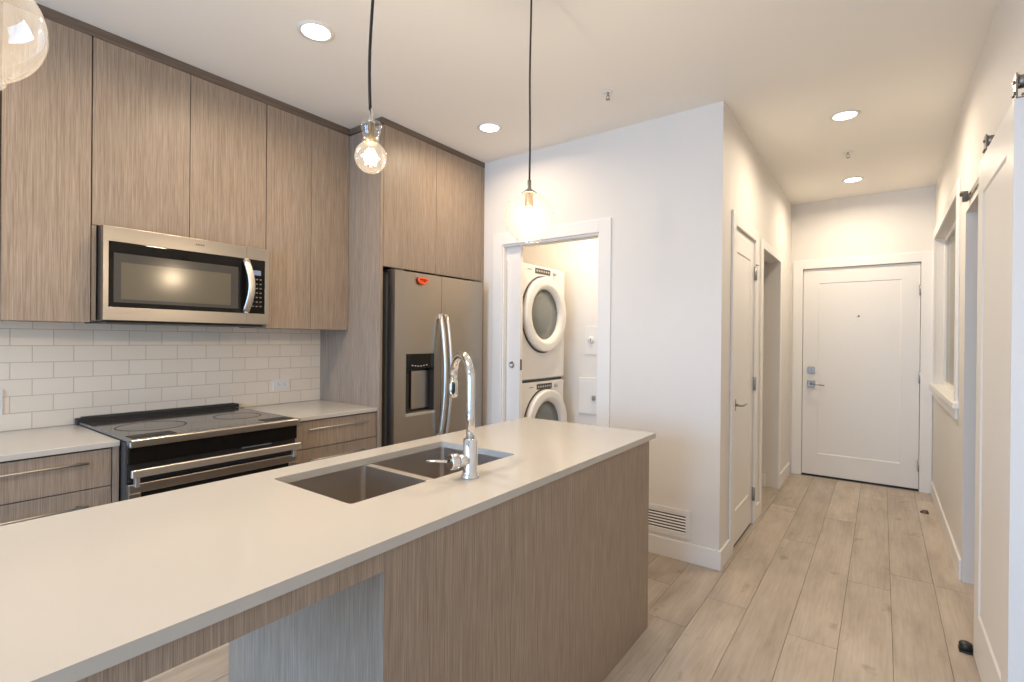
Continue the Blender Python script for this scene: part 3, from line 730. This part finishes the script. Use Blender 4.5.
# ------------------------------------------------------------------ pendants
def cord_pts(x, y, z0, z1, wob):
    P = []
    for i in range(25):
        s = i/24; z = z0+(z1-z0)*s; P.append((x+wob*math.sin(s*9.0), y+wob*.7*math.sin(s*7+1), z))
    return P
def SC(P): return [(a*PS, c*PS) for a, c in P]
def canopy(t, x, y):
    b = bm_(); lathe(b, [(0, -.022), (.055, -.022), (.06, -.016), (.06, -.0005), (0, -.0005)], (x, y, ZC), 'z', 32); obj('canopy', b, 'satin_nickel', t)
def point(t, x, y, z, w_, r):
    l = bpy.data.lights.new('bulb_light', 'POINT'); l.energy = w_; l.color = PEND_C; l.shadow_soft_size = r
    o = bpy.data.objects.new('bulb_light', l); COL.objects.link(o); o.location = Vector((x, y, z))-t.location; o.parent = t
PS = 0.885; PX = -1.27*PS
def PZ(z): return 1.3677+(z-1.3677)*PS
def globe_pendant(y, label, grp, zc=1.915):
    x = PX; y *= PS; zc = PZ(zc); t = thing('pendant_lamp', label, 'pendant lamp', (x, y, zc), grp)
    canopy(t, x, y); obj('cord', tube(bm_(), cord_pts(x, y, zc+.165*PS, ZC-.022, .0012), .0038, 8), 'cord_black', t)
    b = bm_(); lathe(b, SC([(0, .165), (.0085, .165), (.009, .128), (.014, .122), (.034, .108), (.036, .104), (.03, .103), (0, .112)]), (x, y, zc), 'z', 28); obj('cap', b, 'satin_nickel', t)
    b = bm_(); lathe(b, SC([(.017, .100), (.019, .06), (.017, .045), (0, .045)]), (x, y, zc), 'z', 24); obj('socket', b, 'brass', t)
    # squashed open globe with a rolled rim at the bottom opening
    P = []; R_, Hh = .1115*PS, .106*PS
    for i in range(26):
        a = math.radians(15)+(math.radians(152)-math.radians(15))*i/25; P.append((R_*math.sin(a), Hh*math.cos(a)))
    P += [(P[-1][0]+.004, P[-1][1]-.006), (P[-1][0]+.001, P[-1][1]-.010), (P[-1][0]-.006, P[-1][1]-.008)]
    b = bm_(); lathe(b, P, (x, y, zc), 'z', 48); obj('glass_globe', b, 'globe_glass', t, recalc=True)
    b = bm_(); Q = [(0, -.052)]+[(.047*math.sin(math.radians(a)), -.005+.047*-math.cos(math.radians(a))) for a in range(15, 150, 12)]+[(.014, .045), (0, .045)]
    lathe(b, SC(Q), (x, y, zc), 'z', 32); obj('bulb', b, 'bulb_glow', t)
    point(t, x, y, zc-.006, PEND_W, .03)
    return t
globe_pendant(1.842, 'pendant lamp with glass globe hanging nearest the laundry closet', None)
globe_pendant(.128, 'pendant lamp with glass globe cut off at the top left corner', None, 1.914)
x, y, zc = PX, .982*PS, PZ(1.925)
t = thing('pendant_lamp', 'middle pendant with bare round filament bulb under a flared clear glass neck', 'pendant lamp', (x, y, zc))
canopy(t, x, y); obj('cord', tube(bm_(), cord_pts(x, y, zc+.146*PS, ZC-.022, -.005), .0042, 8), 'cord_black', t)
b = bm_(); lathe(b, SC([(0, .148), (.0065, .148), (.0065, .112), (.013, .108), (0, .108)]), (x, y, zc), 'z', 20); obj('cap', b, 'chrome', t)
b = bm_(); lathe(b, SC([(.010, .110), (.029, .106), (.0325, .098), (.030, .085), (.025, .066), (.024, .052), (.027, .047)]), (x, y, zc), 'z', 32); obj('glass_neck', b, 'clear_glass', t)
b = bm_(); lathe(b, SC([(0, .104), (.011, .104), (.012, .060), (.017, .057), (.019, .048), (.015, .040), (0, .040)]), (x, y, zc), 'z', 24); obj('socket', b, 'brass', t)
b = bm_(); lathe(b, SC([(0, -.048)]+[(.048*math.sin(math.radians(a)), -.048*math.cos(math.radians(a))) for a in range(8, 165, 6)]+[(.0125, .050)]), (x, y, zc), 'z', 36); bb = obj('bulb', b, 'clear_glass', t)
b = bm_()
for k in range(5):
    a = 2*PI*k/5; tube(b, [(x+.008*math.cos(a), y+.008*math.sin(a), zc+.022), (x+.013*math.cos(a), y+.013*math.sin(a), zc-.020)], .0022, 8)
obj('filament', b, 'filament', bb)
point(t, x, y, zc, PEND_W*1.1, .02)

# ------------------------------------------------------------------ recessed lights and sprinklers
def downlight(x, y, label, power, col=DOWN_C, lamp=True):
    t = thing('recessed_light', label, 'ceiling light', (x, y, ZC), 'recessed ceiling lights')
    b = bm_(); lathe(b, [(.062, -.0004), (.082, -.0004), (.082, -.004), (.066, -.007), (.062, -.004)], (x, y, ZC), 'z', 40, close=True); obj('trim_ring', b, 'white_plastic', t)
    b = bm_(); lathe(b, [(0, -.003), (.0615, -.003), (.0615, -.0005), (0, -.0005)], (x, y, ZC), 'z', 40); obj('lens', b, 'lamp_lens', t)
    area('downlight_lamp', (0, 0, -.012), (0, 0, 0), .11, .11, power, col, 165, 'DISK', t)
downlight(-2.148, .043, 'added unseen recessed ceiling light over the kitchen aisle, just outside the frame', DOWN_W)  # third aisle lamp, unseen, added to brighten the backsplash
downlight(-2.148, 1.343, 'round recessed ceiling light above the range side, nearest the camera', DOWN_W)
downlight(-2.154, 2.643, 'round recessed ceiling light in front of the refrigerator', DOWN_W*.7)
downlight(-.200, 3.798, 'round recessed ceiling light over the hall entrance', DOWN_W*1.1, HALL_C)
downlight(-.217, 5.334, 'round recessed ceiling light in front of the entry door', DOWN_W*1.1, HALL_C)
downlight(-2.0, 3.72, 'added unseen recessed ceiling light inside the laundry closet', DOWN_W*1.15, HALL_C)  # unseen lamp, added to brighten the closet
downlight(1.1, 4.6, 'added unseen recessed ceiling light in the room behind the interior window', DOWN_W*.6)  # unseen lamp, added so the room behind the pane is lit
for (x, y, lab, r) in ((-1.288, 2.661, 'small sprinkler head on the ceiling above the far end of the island', .022), (-.217, 4.544, 'small sprinkler head on the ceiling between the two hall lights', .03)):
    t = thing('sprinkler_head', lab, 'sprinkler', (x, y, ZC))
    b = bm_(); lathe(b, [(0, -.004), (r, -.004), (r+.006, -.0004), (0, -.0004)], (x, y, ZC), 'z', 24); obj('escutcheon', b, 'white_plastic', t)
    b = bm_(); cyl(b, (x, y, ZC-.0042), (x, y, ZC-.024), .006, 12); tube(b, [(x-.007, y, ZC-.02), (x-.010, y, ZC-.032), (x, y, ZC-.042)], .002, 6); tube(b, [(x+.007, y, ZC-.02), (x+.010, y, ZC-.032), (x, y, ZC-.042)], .002, 6)
    lathe(b, [(0, -.046), (.013, -.044), (.013, -.042), (0, -.042)], (x, y, ZC), 'z', 16); obj('deflector', b, 'satin_nickel', t)

# ------------------------------------------------------------------ laundry
AX, AY0, AY1 = -2.330, 3.285, 3.958
def front_loader(t, z0, z1, cy, cz, glass):
    obj('case', box(bm_(), XW+.10, AX-.012, AY0, AY1, z0+.004, z1-.002, .012, 3), 'white_enamel', t)
    fp = obj('front_panel', box(bm_(), AX-.0118, AX, AY0, AY1, z0+.012, z1-.004, .009, 3), 'white_enamel', t)
    b = bm_(); R1, R0 = .316, .212
    lathe(b, [(R1+.012, .0002), (R1+.012, .004), (R1, .005), (R1, .0002)], (AX, cy, cz), 'x', 64, close=True); obj('door_gap', b, 'dark_plastic', t)
    b = bm_(); lathe(b, [(R1, .001), (R1, .036), (R1-.002, .043), (R1-.010, .049), (R1-.013, .0495), (R0+.040, .0515), (R0+.036, .051), (R0+.006, .034), (R0, .020), (R0, .001)], (AX, cy, cz), 'x', 64, close=True)
    dr_ = obj('door', b, 'white_enamel', t)
    b = bm_(); lathe(b, [(0, .020), (.10, .018), (R0-.0005, .012), (R0-.0005, .002), (0, .002)], (AX, cy, cz), 'x', 48); obj('door_glass', b, glass, dr_, label='dark glass porthole')
    b = box(bm_(), AX+.0002, AX+.004, cy-.125, cy+.11, z1-.068, z1-.022, .004); cp_ = obj('control_panel', b, 'dark_plastic', t, label='dark strip of controls')
    b = bm_()
    for k in range(6): box(b, AX+.0042, AX+.0048, cy-.11+k*.036, cy-.092+k*.036, z1-.052, z1-.038)
    obj('buttons', b, 'button_light', cp_)
    b = bm_(); lathe(b, [(0, .020), (.018, .020), (.021, .0002)], (AX, cy+.17, z1-.045), 'x', 24); obj('knob', b, 'light_grey_plastic', t)
    b = bm_()
    for k in range(5): box(b, AX+.0002, AX+.0012, cy-.235+k*.013, cy-.227+k*.013, z1-.048, z1-.040)
    obj('badge', b, 'grey_plastic', t)
dy = thing('dryer', 'white front-load dryer stacked on top in the laundry closet', 'dryer', (-2.76, 3.62, 1.03))
front_loader(dy, 1.032, 1.995, 3.602, 1.585, 'drum_glass')
ws = thing('washing_machine', 'white front-load washing machine at the bottom of the laundry stack', 'washing machine', (-2.76, 3.62, 0))
front_loader(ws, .03, 1.018, 3.640, .630, 'drum_glass')
for yy in (AY0+.06, AY1-.06):
    for xx in (XW+.2, AX-.08): obj('foot', cyl(bm_(), (xx, yy, .0005), (xx, yy, .034), .025, 14), 'black_plastic', ws)
b = box(bm_(), XW+.11, AX-.02, AY0+.01, AY1-.01, 1.0165, 1.0355); tag(obj('stacking_kit', b, 'dark_plastic'), 'dark stacking strip between dryer and washing machine', 'stacking kit')
# outlet and water box on the closet back wall
t = thing('dryer_outlet', 'round dryer outlet on a white plate on the closet back wall', 'outlet', (-2.125, 4.1, 1.37))
obj('cover_plate', box(bm_(), -2.19, -2.06, 4.094, 4.0998, 1.24, 1.50, .002), 'white_plastic', t)
b = bm_(); lathe(b, [(0, -.012), (.030, -.012), (.034, 0), (0, 0)], (-2.125, 4.0938, 1.375), 'y', 28); rc = obj('receptacle', b, 'white_plastic', t)
obj('slots', box(bm_(), -2.129, -2.121, 4.0795, 4.0812, 1.365, 1.385), 'dark_plastic', rc)
t = thing('washer_box', 'white washer supply box below the dryer outlet in the closet', 'utility box', (-2.14, 4.1, .70))
obj('box_frame', frame_b := box(bm_(), -2.24, -2.03, 4.075, 4.0998, .70, 1.03, .004), 'white_plastic', t)
obj('recess', box(bm_(), -2.22, -2.05, 4.0725, 4.0748, .72, 1.0, .002), 'white_plastic', t)
obj('valve', box(bm_(), -2.095, -2.065, 4.055, 4.0723, .83, .87, .003), 'satin_nickel', t)

# ------------------------------------------------------------------ return-air grille
t = thing('return_air_grille', 'white louvred air grille low on the laundry wall beside the island', 'vent', (-1.12, YL, .22))
GX0, GX1, GZ0, GZ1 = -1.295, -.944, .138, .316
b = bm_(); y0, y1 = YL-.008, YL-.0003
box(b, GX0, GX1, y0, y1, GZ1-.028, GZ1, .002); box(b, GX0, GX1, y0, y1, GZ0, GZ0+.028, .002); box(b, GX0, GX0+.028, y0, y1, GZ0+.028, GZ1-.028, .002); box(b, GX1-.028, GX1, y0, y1, GZ0+.028, GZ1-.028, .002)
obj('frame', b, 'white_plastic', t)
obj('backing', box(bm_(), GX0+.028, GX1-.028, YL-.0018, YL-.0004, GZ0+.028, GZ1-.028), 'dark_plastic', t)
b = bm_(); nz = 7
for k in range(nz):
    z = GZ0+.034+k*(GZ1-GZ0-.056-.012)/(nz-1)
    v = [b.verts.new(p) for p in ((GX0+.028, YL-.007, z-.003), (GX1-.028, YL-.007, z-.003), (GX1-.028, YL-.002, z+.003), (GX0+.028, YL-.002, z+.003), (GX0+.028, YL-.007, z-.0015), (GX1-.028, YL-.007, z-.0015), (GX1-.028, YL-.002, z+.005), (GX0+.028, YL-.002, z+.005))]
    for q in ((0, 1, 2, 3), (4, 5, 6, 7), (0, 1, 5, 4), (2, 3, 7, 6), (1, 2, 6, 5), (0, 3, 7, 4)): b.faces.new([v[i] for i in q])
obj('louvres', b, 'white_plastic', t)
